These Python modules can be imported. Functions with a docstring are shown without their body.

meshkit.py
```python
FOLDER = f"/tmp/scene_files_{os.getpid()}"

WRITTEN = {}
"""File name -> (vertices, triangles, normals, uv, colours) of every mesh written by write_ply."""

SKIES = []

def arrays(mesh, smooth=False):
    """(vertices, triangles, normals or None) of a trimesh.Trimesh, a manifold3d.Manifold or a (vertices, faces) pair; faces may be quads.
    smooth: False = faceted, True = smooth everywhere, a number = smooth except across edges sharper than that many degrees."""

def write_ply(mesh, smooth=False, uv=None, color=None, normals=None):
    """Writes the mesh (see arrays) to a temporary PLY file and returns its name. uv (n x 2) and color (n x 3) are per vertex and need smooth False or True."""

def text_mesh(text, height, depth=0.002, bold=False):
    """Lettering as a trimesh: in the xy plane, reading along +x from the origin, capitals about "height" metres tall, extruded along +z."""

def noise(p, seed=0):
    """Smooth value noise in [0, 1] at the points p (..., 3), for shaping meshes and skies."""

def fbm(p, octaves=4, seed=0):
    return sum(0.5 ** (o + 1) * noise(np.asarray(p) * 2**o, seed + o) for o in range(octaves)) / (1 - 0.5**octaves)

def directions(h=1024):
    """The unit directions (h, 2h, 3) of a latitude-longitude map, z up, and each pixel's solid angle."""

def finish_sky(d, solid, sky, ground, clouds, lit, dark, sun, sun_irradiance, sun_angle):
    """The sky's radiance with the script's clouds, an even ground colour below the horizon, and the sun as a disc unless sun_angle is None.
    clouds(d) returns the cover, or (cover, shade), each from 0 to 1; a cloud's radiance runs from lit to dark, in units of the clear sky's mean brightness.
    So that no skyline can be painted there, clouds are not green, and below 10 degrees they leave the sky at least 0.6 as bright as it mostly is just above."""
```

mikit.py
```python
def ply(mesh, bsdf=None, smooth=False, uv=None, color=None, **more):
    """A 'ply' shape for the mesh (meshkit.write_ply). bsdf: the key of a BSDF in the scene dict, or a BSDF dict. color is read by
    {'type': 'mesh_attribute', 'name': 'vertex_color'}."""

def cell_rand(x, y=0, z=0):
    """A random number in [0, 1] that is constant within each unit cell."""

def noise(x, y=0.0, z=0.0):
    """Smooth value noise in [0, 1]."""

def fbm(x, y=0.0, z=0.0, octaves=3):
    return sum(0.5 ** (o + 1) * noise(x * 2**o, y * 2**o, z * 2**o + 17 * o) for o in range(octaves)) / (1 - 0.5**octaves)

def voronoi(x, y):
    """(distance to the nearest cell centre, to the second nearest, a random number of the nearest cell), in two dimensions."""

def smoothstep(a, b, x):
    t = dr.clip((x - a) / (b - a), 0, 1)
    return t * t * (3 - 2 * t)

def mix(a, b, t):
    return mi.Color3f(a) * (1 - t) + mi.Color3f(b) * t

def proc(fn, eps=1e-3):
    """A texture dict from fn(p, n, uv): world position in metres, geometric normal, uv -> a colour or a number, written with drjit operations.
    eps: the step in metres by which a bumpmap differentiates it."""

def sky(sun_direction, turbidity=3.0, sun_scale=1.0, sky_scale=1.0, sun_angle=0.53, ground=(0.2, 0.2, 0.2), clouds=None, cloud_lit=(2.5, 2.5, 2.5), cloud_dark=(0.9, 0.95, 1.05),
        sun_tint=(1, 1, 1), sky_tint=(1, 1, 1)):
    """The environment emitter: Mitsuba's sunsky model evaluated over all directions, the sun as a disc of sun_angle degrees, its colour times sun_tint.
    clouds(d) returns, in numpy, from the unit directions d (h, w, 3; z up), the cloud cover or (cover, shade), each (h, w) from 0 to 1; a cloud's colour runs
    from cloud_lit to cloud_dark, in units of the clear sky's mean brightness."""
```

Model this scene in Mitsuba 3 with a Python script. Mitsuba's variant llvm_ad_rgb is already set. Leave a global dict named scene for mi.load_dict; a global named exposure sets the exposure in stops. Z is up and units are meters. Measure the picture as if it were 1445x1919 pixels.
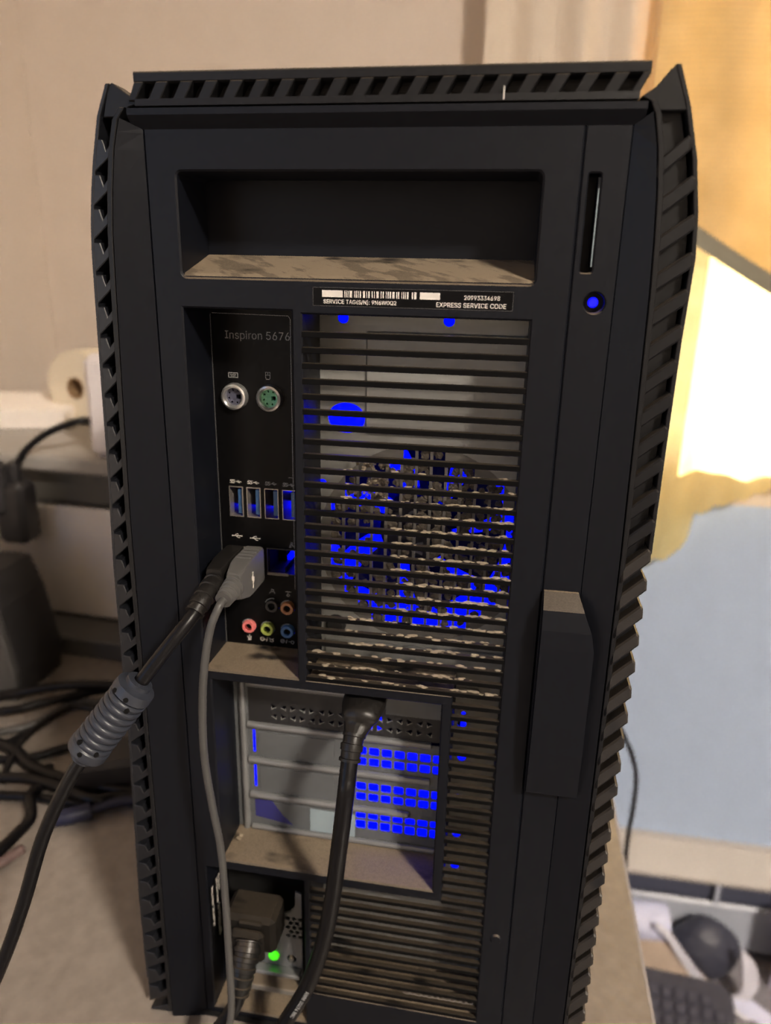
import math, random
import numpy as np
import trimesh
import manifold3d as m3
import mitsuba as mi
import drjit as dr
import shapely
from shapely.geometry import Polygon, box as sbox, Point
from shapely.ops import unary_union
import mikit, meshkit
from mikit import noise, fbm, smoothstep, mix

T = mi.ScalarTransform4f
scene, labels = {}, {}
random.seed(7)
rng = np.random.default_rng(7)

# ------------------------------------------------------------------ camera, sky, lamp, exposure
# units: metres, z up, desk top at z = 0, the rear of the computer is the plane y = 0 and faces -y
CR = np.array([[0.98571915, 0.16707936, 0.02102941], [0.07112362, -0.29987015, -0.95132504], [-0.15264069, 0.939235, -0.30747104]])
cam = np.eye(4)
cam[:3, 0], cam[:3, 1], cam[:3, 2], cam[:3, 3] = -CR[0], -CR[1], CR[2], (0.051, -0.280, 0.392)
scene["camera"] = {"type": "thinlens", "to_world": T(cam), "fov": 2 * math.degrees(math.atan(722.5 / 1370)), "fov_axis": "x",
                   "aperture_radius": 0.0017, "focus_distance": 0.30, "near_clip": 0.01, "far_clip": 100.0}
exposure = 0.0
scene["sky"] = mikit.sky((0.42, 0.80, 0.62), turbidity=4.0, sun_scale=26.0, sky_scale=6.5, sky_tint=(0.82, 0.95, 1.22), ground=(0.35, 0.35, 0.33))
LAMP = (1.25, -1.35, 1.60)
LAMP_POWER = 720.0

# ------------------------------------------------------------------ helpers (meshes are authored in millimetres)
def add(key, mesh, bsdf, smooth=False, label=None, kind=None, cat=None, group=None, scale=0.001, **more):
    base, k = key, 0
    while key in scene:
        k += 1
        key = "%s_%03d" % (base, k)
    if isinstance(mesh, list):
        mesh = trimesh.util.concatenate(mesh)
    if scale != 1:
        mesh = mesh.copy()
        mesh.apply_scale(scale)
    scene[key] = mikit.ply(mesh, bsdf, smooth=smooth, **more)
    tag(key, label, cat, group, kind)
    return key

def tag(key, label=None, cat=None, group=None, kind=None):
    d = {k: v for k, v in (("label", label), ("category", cat), ("group", group), ("kind", kind)) if v}
    if d:
        labels[key] = d
    return key

def thing(name, label, cat, group=None):
    key, k = name, 0
    while key in labels or key in scene:
        k += 1
        key = "%s_%03d" % (name, k)
    return tag(key, label, cat, group)

def ext(poly, y0, y1):
    """a polygon in x, z, from y0 (front) to y1 (back)"""
    out = []
    for g in getattr(poly, "geoms", [poly]):
        m = trimesh.creation.extrude_polygon(g, y1 - y0, engine="earcut")
        v = np.array(m.vertices)
        m.vertices = np.stack([v[:, 0], y1 - v[:, 2], v[:, 1]], 1)
        out.append(m)
    return trimesh.util.concatenate(out)

def extx(pts_yz, x0, x1):
    """a polygon in y, z, extruded along x"""
    m = trimesh.creation.extrude_polygon(Polygon(pts_yz), x1 - x0, engine="earcut")
    v = np.array(m.vertices)
    m.vertices = np.stack([v[:, 2] + x0, v[:, 0], v[:, 1]], 1)
    m.fix_normals()
    return m

def extz(poly_xy, z0, z1):
    m = trimesh.creation.extrude_polygon(poly_xy, z1 - z0, engine="earcut")
    m.apply_translation([0, 0, z0])
    return m

def bev(poly, y0, y1, b):
    """like ext, with the front edges chamfered by b"""
    poly = shapely.geometry.polygon.orient(poly, 1.0)
    rings = [np.array(r.coords)[:-1] for r in (poly.exterior, *poly.interiors)]
    inner, parts = [], []
    for r in rings:
        e0, e1 = r - np.roll(r, 1, 0), np.roll(r, -1, 0) - r
        n0, n1 = [np.stack([-e[:, 1], e[:, 0]], 1) / np.linalg.norm(e, axis=1, keepdims=True) for e in (e0, e1)]
        m = n0 + n1
        m /= np.maximum((m * n1).sum(1, keepdims=True), 0.3)
        q = r + m * b
        inner.append(q)
        n = len(r)
        i = np.arange(n)
        j = (i + 1) % n
        V = np.vstack([np.c_[q[:, 0], np.full(n, y0), q[:, 1]], np.c_[r[:, 0], np.full(n, y0 + b), r[:, 1]], np.c_[r[:, 0], np.full(n, y1), r[:, 1]]])
        F = []
        for a in (0, n):
            F += [np.stack([a + i, a + n + i, a + n + j], 1), np.stack([a + i, a + n + j, a + j], 1)]
        parts.append(trimesh.Trimesh(V, np.vstack(F), process=False))
    front = trimesh.creation.triangulate_polygon(Polygon(inner[0], inner[1:]), engine="earcut")
    back = trimesh.creation.triangulate_polygon(poly, engine="earcut")
    def cap(vf, y, up):
        v, f = vf
        a, bb, c = v[f[:, 0]], v[f[:, 1]], v[f[:, 2]]
        s = (bb - a)[:, 0] * (c - a)[:, 1] - (bb - a)[:, 1] * (c - a)[:, 0]
        f = np.where((s > 0)[:, None], f, f[:, ::-1])     # CCW in x,z faces -y
        return trimesh.Trimesh(np.c_[v[:, 0], np.full(len(v), y), v[:, 1]], f if up else f[:, ::-1], process=False)
    return trimesh.util.concatenate([cap(front, y0, True), cap(back, y1, False), *parts])

def bx(x0, x1, y0, y1, z0, z1, b=0.0):
    if not b:
        m = trimesh.creation.box((x1 - x0, y1 - y0, z1 - z0))
        m.apply_translation(((x0 + x1) / 2, (y0 + y1) / 2, (z0 + z1) / 2))
        return m
    pts = []
    lo, hi = (x0, y0, z0), (x1, y1, z1)
    for c in np.ndindex(2, 2, 2):
        for k in range(3):
            p = [lo[i] + b if c[i] == 0 else hi[i] - b for i in range(3)]
            p[k] = lo[k] if c[k] == 0 else hi[k]
            pts.append(p)
    return trimesh.convex.convex_hull(np.array(pts))

def rrect(x0, x1, z0, z1, r, n=4):
    return sbox(x0 + r, z0 + r, x1 - r, z1 - r).buffer(r, quad_segs=n)

def spline(pts, n=10):
    p = np.asarray(pts, float)
    p = np.vstack([2 * p[0] - p[1], p, 2 * p[-1] - p[-2]])
    out = []
    for k in range(1, len(p) - 2):
        t = np.linspace(0, 1, n, endpoint=False)[:, None]
        a, b, c, d = p[k - 1:k + 3]
        out.append(0.5 * (2 * b + (c - a) * t + (2 * a - 5 * b + 4 * c - d) * t ** 2 + (3 * b - a - 3 * c + d) * t ** 3))
    return np.vstack(out + [p[-2:-1]])

def tube(pts, radius, sides=14, n=10, raw=False):
    """a closed tube along a smooth path; radius a number or a function of the way from 0 to 1"""
    p = np.asarray(pts, float) if raw else spline(pts, n)
    t = np.gradient(p, axis=0)
    t /= np.linalg.norm(t, axis=1, keepdims=True) + 1e-12
    a = np.cross(t[0], [0.3, 0.9, 0.2])
    A = []
    for k in range(len(p)):
        a = a - t[k] * (a @ t[k])
        a /= np.linalg.norm(a)
        A.append(a)
    A = np.array(A)
    B = np.cross(t, A)
    s = np.r_[0, np.cumsum(np.linalg.norm(np.diff(p, axis=0), axis=1))]
    s /= s[-1]
    r = np.array([radius(x) for x in s]) if callable(radius) else np.full(len(p), float(radius))
    ang = np.arange(sides) * 2 * np.pi / sides
    v = p[:, None] + r[:, None, None] * (np.cos(ang)[None, :, None] * A[:, None] + np.sin(ang)[None, :, None] * B[:, None])
    i, j = [q.ravel() for q in np.meshgrid(np.arange(len(p) - 1), np.arange(sides), indexing="ij")]
    k = (j + 1) % sides
    f = np.vstack([np.stack([i * sides + j, i * sides + k, (i + 1) * sides + k], 1), np.stack([i * sides + j, (i + 1) * sides + k, (i + 1) * sides + j], 1)])
    V = np.vstack([v.reshape(-1, 3), p[0], p[-1]])
    n0, n1, last = len(V) - 2, len(V) - 1, (len(p) - 1) * sides
    c = np.arange(sides)
    d = (c + 1) % sides
    f = np.vstack([f, np.stack([np.full(sides, n0), d, c], 1), np.stack([np.full(sides, n1), last + c, last + d], 1)])
    return trimesh.Trimesh(V, f, process=False)

def lathe(profile, origin, axis, sections=32):
    """profile: (radius, height) pairs, turned about axis at origin"""
    m = trimesh.creation.revolve(np.array(profile, float), sections=sections)
    m.apply_transform(trimesh.geometry.align_vectors([0, 0, 1], np.asarray(axis, float)))
    m.apply_translation(origin)
    if m.volume < 0:
        m.invert()
    return m

def text(s, h, x, z, y, bold=False, depth=0.12, fit=None):
    """lettering in the plane y, facing -y, left end at x, base line at z"""
    m = meshkit.text_mesh(s, h, depth, bold)
    v = np.array(m.vertices)
    if fit:
        v[:, 0] *= fit / (v[:, 0].max() - v[:, 0].min())
    m.vertices = np.stack([v[:, 0] + x, y - v[:, 2], v[:, 1] + z], 1)
    return m

def poly_lines(lines, w):
    return unary_union([shapely.LineString(l).buffer(w / 2, quad_segs=3) if len(l) > 1 else Point(l[0]).buffer(w, quad_segs=4) for l in lines])

# ------------------------------------------------------------------ materials
def rgb(*c):
    return {"type": "rgb", "value": list(c)}

def pri(name, base, rough=0.5, metal=0.0, spec=0.5, bump=None, bump_scale=1.0, **more):
    b = {"type": "principled", "base_color": base if isinstance(base, dict) else rgb(*base), "roughness": rough, "metallic": metal, "specular": spec, **more}
    if bump is not None:
        b = {"type": "bumpmap", "arbitrary": bump, "scale": bump_scale, "bsdf": b}
    scene[name] = {"type": "twosided", "bsdf": b}
    return name

DUST = (0.165, 0.130, 0.090)
def dusty(base, amount=1.0, floor=0.0, lo=0.45, hi=0.9, smear=0.0):
    """a surface with dust lying on whatever faces up; smear wipes diagonal strokes out of it"""
    def fn(p, n, uv):
        up = smoothstep(lo, hi, n.z)
        a = fbm(p.x * 70, p.y * 120, p.z * 60, 3)
        grain = noise(p.x * 2200, p.y * 2200, p.z * 2200)
        cover = smoothstep(0.16, 0.44, a)
        if smear:
            st = fbm(p.x * 150 + p.y * 190, p.y * 60 - p.x * 45, 3.0, 4)
            cover = cover * (1 - smear + smear * smoothstep(0.38, 0.56, st))
        d = up * cover * (0.72 + 0.28 * grain) * amount + floor * fbm(p.x * 140, p.y * 140, p.z * 140, 2)
        return mix(base, DUST, dr.clip(d, 0, 1))
    return mikit.proc(fn)

def speck(a, b, s):
    def fn(p, n, uv):
        return mix(a, b, fbm(p.x * s, p.y * s, p.z * s, 3))
    return mikit.proc(fn)

pri("black_plastic", dusty((0.0030, 0.0037, 0.0060)), 0.46, spec=0.18)
pri("smeared_plastic", dusty((0.0030, 0.0037, 0.0060), 1.25, smear=0.45), 0.46, spec=0.18)
pri("clean_fins", (0.0060, 0.0066, 0.0085), 0.40, spec=0.4)
pri("tilted_fins", dusty((0.0050, 0.0050, 0.0055), 0.15, lo=0.05, hi=0.6), 0.5, spec=0.25)
pri("black_plug", (0.0075, 0.0068, 0.0062), 0.36, spec=0.3)
pri("black_fins", dusty((0.0050, 0.0052, 0.0060), 0.40), 0.42, spec=0.25)
pri("slat_plastic", dusty((0.0022, 0.0022, 0.0023), 0.19), 0.5, spec=0.07)
pri("panel_black", (0.002, 0.002, 0.0023), 0.36, spec=0.12)
pri("cavity_black", (0.006, 0.006, 0.006), 0.85, spec=0.1)
pri("groove_black", (0.004, 0.004, 0.004), 0.9, spec=0.1)
pri("steel", speck((0.24, 0.24, 0.225), (0.33, 0.33, 0.31), 90), 0.42, metal=0.45)
pri("slot_steel", speck((0.085, 0.092, 0.096), (0.125, 0.133, 0.138), 70), 0.40, metal=0.35)
pri("rib_steel", speck((0.16, 0.165, 0.165), (0.23, 0.235, 0.235), 70), 0.30, metal=0.5)  # lighter copy of the slot steel, rib highlights put into the base colour
pri("dusty_steel", dusty((0.13, 0.125, 0.115), 1.0, 0.25), 0.5, metal=0.3)
pri("chrome", (0.78, 0.77, 0.74), 0.22, metal=0.9)
pri("port_metal", (0.36, 0.33, 0.29), 0.32, metal=0.8)
pri("bracket_black", (0.010, 0.010, 0.011), 0.5)
pri("print_white", (0.62, 0.58, 0.52), 0.6)
pri("print_grey", (0.20, 0.20, 0.20), 0.6)
pri("print_faint", (0.045, 0.045, 0.045), 0.5)
pri("ps2_purple", (0.040, 0.042, 0.066), 0.5)
pri("ps2_green", (0.085, 0.27, 0.145), 0.5)
pri("usb_blue", (0.020, 0.065, 0.16), 0.45)
pri("jack_pink", (0.66, 0.17, 0.16), 0.45)
pri("jack_green", (0.40, 0.47, 0.10), 0.45)
pri("jack_blue", (0.055, 0.14, 0.32), 0.45)
pri("jack_orange", (0.36, 0.16, 0.070), 0.45)
pri("jack_black", (0.012, 0.012, 0.012), 0.35)
pri("dust_fuzz", speck((0.13, 0.105, 0.075), (0.36, 0.30, 0.215), 700), 0.95, spec=0.1)
pri("dark_dust", speck((0.035, 0.030, 0.025), (0.13, 0.11, 0.085), 600), 0.95, spec=0.1)
pri("grey_cord", (0.048, 0.047, 0.045), 0.42, spec=0.35)
pri("grey_plug", (0.066, 0.064, 0.060), 0.45, spec=0.35)
pri("black_cord", (0.0035, 0.0034, 0.0040), 0.30, spec=0.2)
pri("ferrite_grey", (0.021, 0.024, 0.032), 0.36, spec=0.35)
pri("black_rubber", dusty((0.006, 0.006, 0.006), 0.25), 0.34, spec=0.3)
pri("dusty_plug", dusty((0.005, 0.0045, 0.004), 0.13, 0.03), 0.7, spec=0.1)
pri("sticker_violet", (0.022, 0.022, 0.12), 0.4)
pri("sticker_pale", (0.21, 0.26, 0.28), 0.45)
pri("fan_black", (0.012, 0.012, 0.012), 0.5)
pri("fan_sticker", (0.022, 0.022, 0.024), 0.5)

def led(r, g, b):
    return {"type": "area", "radiance": {"type": "rgb", "value": [r, g, b]}}

pri("led_body", (0.05, 0.05, 0.2), 0.4)
pri("led_green_body", (0.05, 0.3, 0.03), 0.4)

# ------------------------------------------------------------------ room
def stucco(p, n, uv):
    return noise(p.x * 330, p.y * 330, p.z * 330) * 0.6 + noise(p.x * 760, p.y * 760, p.z * 760) * 0.4
def wall_relief(p, n, uv):
    return fbm(p.x * 60, p.y * 60, p.z * 60, 3)
pri("wall_paint", (0.60, 0.525, 0.455), 0.8, spec=0.2, bump=mikit.proc(wall_relief), bump_scale=0.0006)
pri("daylight_tint_paint", (0.40, 0.49, 0.65), 0.7, spec=0.25)  # bluish daylight is put into this wall colour
pri("far_wall_paint", (0.33, 0.30, 0.27), 0.9, spec=0.1)
pri("ceiling_paint", (0.48, 0.46, 0.43), 0.9, spec=0.1)
pri("floor_carpet", speck((0.16, 0.15, 0.17), (0.26, 0.25, 0.27), 300), 0.95, spec=0.1)
pri("frame_white", (0.62, 0.58, 0.50), 0.5)
pri("desk_laminate", speck((0.155, 0.134, 0.115), (0.205, 0.179, 0.155), 160), 0.30, spec=0.6, clearcoat=0.5, clearcoat_gloss=0.75, bump=mikit.proc(stucco, eps=0.0004), bump_scale=0.00045)

WX0, WX1, WZ0, WZ1 = 0.235, 1.35, 0.145, 1.15          # the window opening in the back wall (metres)
M = 1000.0
wall_back = sbox(-760, -740, 2300, 1660).difference(sbox(WX0 * M, WZ0 * M, WX1 * M, WZ1 * M))
add("wall_back", ext(wall_back.intersection(sbox(-760, 70, 2300, 1660)), 860, 960), "wall_paint", kind="structure", label="beige painted wall behind the desk")
add("wall_back__wainscot_panel", ext(sbox(-760, -740, 2300, 70), 860, 960), "daylight_tint_paint", label="lower wall under the window with bluish daylight mixed into its colour")
left_hole = Polygon([(-1750, 60), (-450, 60), (-450, 1300), (-1750, 1300)])  # unseen opening, put in to bring bluish sky light from the left
lw = Polygon([(-2400, -740), (860, -740), (860, 1660), (-2400, 1660)]).difference(left_hole)
def extx_poly(poly, x0, x1):
    m = trimesh.creation.extrude_polygon(poly, x1 - x0, engine="earcut")
    v = np.array(m.vertices)
    m.vertices = np.stack([v[:, 2] + x0, v[:, 0], v[:, 1]], 1)
    return m
add("wall_left", extx_poly(lw, -800, -700), "wall_paint", kind="structure")
add("wall_right", bx(2300, 2400, -2400, 960, -740, 1660), "far_wall_paint", kind="structure")
add("wall_front", bx(-800, 2400, -2500, -2400, -740, 1660), "far_wall_paint", kind="structure")
add("ceiling", bx(-800, 2400, -2500, 960, 1660, 1700), "ceiling_paint", kind="structure")
add("floor", bx(-800, 2400, -2500, 960, -780, -740), "floor_carpet", kind="structure", label="grey carpet floor")

# window in the back wall: frame, sash bars, pane
x0, x1, z0, z1 = WX0 * M, WX1 * M, WZ0 * M, WZ1 * M
fr = sbox(x0, z0, x1, z1).difference(unary_union([sbox(x0 + 14, z0 + 8, 334, z1 - 30), sbox(352, z0 + 8, (x0 + x1) / 2 - 20, z1 - 30), sbox((x0 + x1) / 2 + 20, z0 + 30, x1 - 30, z1 - 30)]))
tag("window_1", label="bright window behind the burlap curtain", kind="structure")
add("window_1__frame", ext(fr, 905, 945), "frame_white")
add("window_1__sill", bx(x0 - 30, x1 + 30, 850, 905, z0 - 22, z0, 3), "frame_white")
scene["pane_glass"] = {"type": "thindielectric", "int_ior": 1.5}
add("window_1__pane", bx((x0 + x1) / 2 + 10, x1 - 20, 924, 924.2, z0 + 20, z1 - 20), "pane_glass")

# ------------------------------------------------------------------ ceiling lamp (lights the room, out of the frame)
lamp = thing("ceiling_lamp", "round ceiling lamp behind the viewer", "lamp")
add(lamp + "__base", lathe([(0, 1660), (150, 1660), (150, 1640), (0, 1640)], (LAMP[0] * M, LAMP[1] * M, 0), (0, 0, 1)), "frame_white")
sh = lathe([(0, 1596), (60, 1598), (105, 1608), (130, 1622), (138, 1640), (0, 1640)], (LAMP[0] * M, LAMP[1] * M, 0), (0, 0, 1))
add(lamp + "__shade", sh, "frame_white", emitter=led(LAMP_POWER * 1.0, LAMP_POWER * 0.88, LAMP_POWER * 0.75))

# ------------------------------------------------------------------ desk
desk = thing("desk", "beige laminate desk with a speckled textured top under the computer", "desk")
add(desk + "__desktop", bx(-690, 158, -420, 700, -26, 0, 2.5), "desk_laminate")
add(desk + "__leg_panel", bx(-690, -665, -380, 660, -740, -26), "desk_laminate")
add(desk + "__leg_panel", bx(100, 125, -300, 600, -740, -26), "desk_laminate")

# ------------------------------------------------------------------ the computer tower
pc = thing("computer_tower", "black desktop computer tower seen from behind with slanted fins and blue glow inside", "computer")
P = pc + "__"
zs = np.array([448, 444, 434, 420, 405, 387, 341, 291, 200, 100, 6.0])
SL = np.array([-92.2, -95.4, -97.9, -99.8, -101.2, -101.9, -103.3, -104.7, -105.2, -105.8, -106.2])   # seam left (x at y=-4)
SR = np.array([89.5, 91.5, 93.6, 95.2, 96.2, 97.0, 97.8, 98.6, 99.2, 99.6, 99.8])
OL = (np.array([6, 81, 175, 266, 320, 367, 399, 409, 420, 431, 445.5, 456.0]), np.array([-121, -120.6, -117.5, -116.2, -114.2, -113.0, -112.0, -111.2, -109.8, -107.9, -104.7, -100.3]))
OR = (np.array([6, 200, 291, 331, 372, 400, 414, 431, 446.5, 458.5]), np.array([110.6, 110.6, 110.6, 110.4, 110.5, 111.2, 110.0, 107.2, 103.0, 98.4]))
sl = lambda z: float(np.interp(z, zs[::-1], SL[::-1]))
sr = lambda z: float(np.interp(z, zs[::-1], SR[::-1]))
ol = lambda z: float(np.interp(z, *OL))
orr = lambda z: float(np.interp(z, *OR))

# openings of the rear bezel
H_HANDLE = rrect(-76.3, 57.9, 390, 427.3, 2.0)
H_IO = sbox(-76.9, 218.3, -32.8, 378.4)
H_VENT = unary_union([sbox(-28.6, 218.3, 57.5, 377.3), sbox(37.0, 103, 57.5, 218.4), sbox(-28.4, 31.2, 57.5, 104)])
H_PCI = sbox(-74.0, 110.0, 32.2, 213.0)
H_PSU = sbox(-83.0, 9.0, -31.8, 104.0)
bezel = sbox(-88.2, 0.4, 70.7, 444.5).difference(unary_union([H_HANDLE, H_IO, H_VENT, H_PCI, H_PSU]))
add(P + "rear_bezel", bev(bezel, 0, 27, 0.7), "black_plastic")
# right strip beyond the seam, with the latch slit and the screw hole
strip = sbox(70.85, 0.4, 86.2, 444.5).difference(unary_union([rrect(73.2, 77.4, 394.5, 426.8, 0.8), Point(79.4, 384.3).buffer(3.6, quad_segs=8)]))
add(P + "side_strip", bev(strip, 0, 24, 0.5), "black_plastic")
add(P + "latch_slot", [bx(73.2, 77.4, 9, 10, 394, 427), bx(76.6, 77.3, 0.6, 9, 396.5, 425.5)], "black_plastic", label="narrow vertical latch slot with a bright edge")
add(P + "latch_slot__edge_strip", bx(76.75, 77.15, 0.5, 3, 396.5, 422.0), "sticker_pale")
sc = add(P + "screw_hole", lathe([(3.55, 0.0), (3.55, 6.0), (1.9, 6.0), (1.9, 7.0), (4.6, 7.0), (4.6, 0.8), (4.2, 0.0)], (79.4, 0.2, 384.3), (0, 1, 0)), "black_plastic", smooth=40)
add(P + "screw_hole__light", lathe([(0, 4.6), (1.5, 4.9), (1.9, 5.6), (1.9, 6.4), (0, 6.4)], (79.4, 0.0, 384.3), (0, 1, 0)), "led_body", emitter=led(0.0, 0.004, 1.5), label="small glowing blue light in the screw hole")

# rim that slopes from the seam down to the flat rear face
def rim(pairs):
    """pairs of (outer point, inner point)"""
    V, F = [], []
    for a, b in pairs:
        V += [(a[0], 8, a[2]), a, b, (b[0], 6, b[2])]
    for k in range(len(pairs) - 1):
        for j in range(3):
            q = 4 * k + j
            F += [[q, q + 1, q + 5], [q, q + 5, q + 4]]
    m = trimesh.Trimesh(np.array(V, float), np.array(F), process=False)
    return m
zz = [0.8, 60, 120, 200, 291, 341, 387, 405, 420, 434, 440, 444.5]
lrim = rim([((sl(z), -4, z), (-88.2, 0, min(z, 441.4))) for z in zz])
lrim.invert()
rrim = rim([((sr(z), -4, z), (86.2, 0, min(z, 441.4))) for z in zz])
def toward(m, d):
    n = (m.face_normals * m.area_faces[:, None]).sum(0)
    if n @ np.array(d) < 0:
        m.invert()
    return m
toward(lrim, (0, -1, 0)); toward(rrim, (0, -1, 0))
add(P + "rim", lrim, "black_plastic")
add(P + "rim", rrim, "black_plastic")
top = extx([(-4, 447.6), (-4, 445.4), (0, 441.3), (6, 441.3), (6, 447.6)], -92, 89.3)
add(P + "rim", top, "black_plastic")

# the bump of the side cover low on the right strip
bump = extx([(4, 272.4), (-1.5, 272.2), (-6.5, 266), (-8.2, 258), (-8.6, 250), (-7.5, 200), (-5.5, 178), (0.5, 174.5), (4, 174.5)], 71.4, 94.0)
v = np.array(bump.vertices)
hi = v[:, 0] > 90
v[:, 0] = np.where(hi, np.interp(v[:, 2], [174, 250, 256, 272.4], [93.2, 92.6, 91.8, 85.0]), v[:, 0])
bump.vertices = v
add(P + "side_bump", bump, "black_plastic", label="raised cover block on the right edge")

# handle recess
add(P + "handle_recess", [bx(-78, 60, 28, 29.5, 388, 429.5)], "black_plastic")
add(P + "handle_recess__sloped_sill", extx([(0.8, 389.2), (0.8, 390.4), (3, 391.6), (27.6, 398.9), (28.1, 389.2)], -76.2, 57.8), "smeared_plastic", label="dusty sloped lower lip of the handle recess")

# fins: rails, bars and the thin outer side sheets
def bar(quad, y0, y1, b=0.5):
    return bev(Polygon(quad), y0, y1, b)
fin_z = [451.0 - 12.0 * k for k in range(38)]
railL = Polygon([(sl(z) - 0.5, z) for z in zs] + [(sl(z) - 2.6, z) for z in zs[::-1]])
railR = Polygon([(sr(z) + 0.5, z) for z in zs] + [(sr(z) + 2.4, z) for z in zs[::-1]])
add(P + "rail", bev(railL, -4, 26, 0.3), "black_fins")
add(P + "rail", bev(railR, -4, 26, 0.3), "black_fins")
for z in fin_z:
    if z > 446 or z < 2: continue
    a, w = sl(z) - 1.8, (sl(z) - 1.8 - ol(max(z - 6, 6))) / 6.6
    q = [(a, z), (a - 2.9 * w, z - 4.9), (a - 3.7 * w, z - 1.2), (a - 6.4 * w, z - 1.0), (a - 6.3 * w, z - 12.6), (a - 1.1 * w, z - 6.2), (a, z - 6.0)]
    for n_ in (3, 4):
        q[n_] = (ol(max(q[n_][1], 6)) + 0.5, q[n_][1])
    q = [(x_, max(z_, 0.6)) for x_, z_ in q]
    if z < 14: q = [(a, z), (a - 6.3 * w, max(z - 9, 1)), (a - 6.3 * w, max(z - 13, 0.6)), (a, max(z - 6, 0.7))]
    add(P + "fin", bar(q, -2.2, 6.0, 0.35), "clean_fins")
for z in fin_z:
    if z > 447 or z < 12: continue
    zi, zo = z - 9.5, z - 1.2
    a, b = sr(z) + 1.4, (orr(z) - 0.4 if z > 296 else 110.0)
    q = [(a, zi - 5.8), (b - 1.6, zo - 6.0), (b, zo - 4.4), (b, zo - 1.0), (b - 1.2, zo), (a, zi)]
    fm = bar(q, -3.0, 10.0, 0.6)
    v = np.array(fm.vertices)
    v[:, 1] += np.where(v[:, 1] < 3, (v[:, 2] - (zi + zo) / 2 + 3 - (v[:, 0] - a) * 0.75) * (0.42 if z < 296 else 0.0), 0)
    fm.vertices = v
    add(P + "fin", fm, "tilted_fins" if z < 296 else "black_fins")
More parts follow.
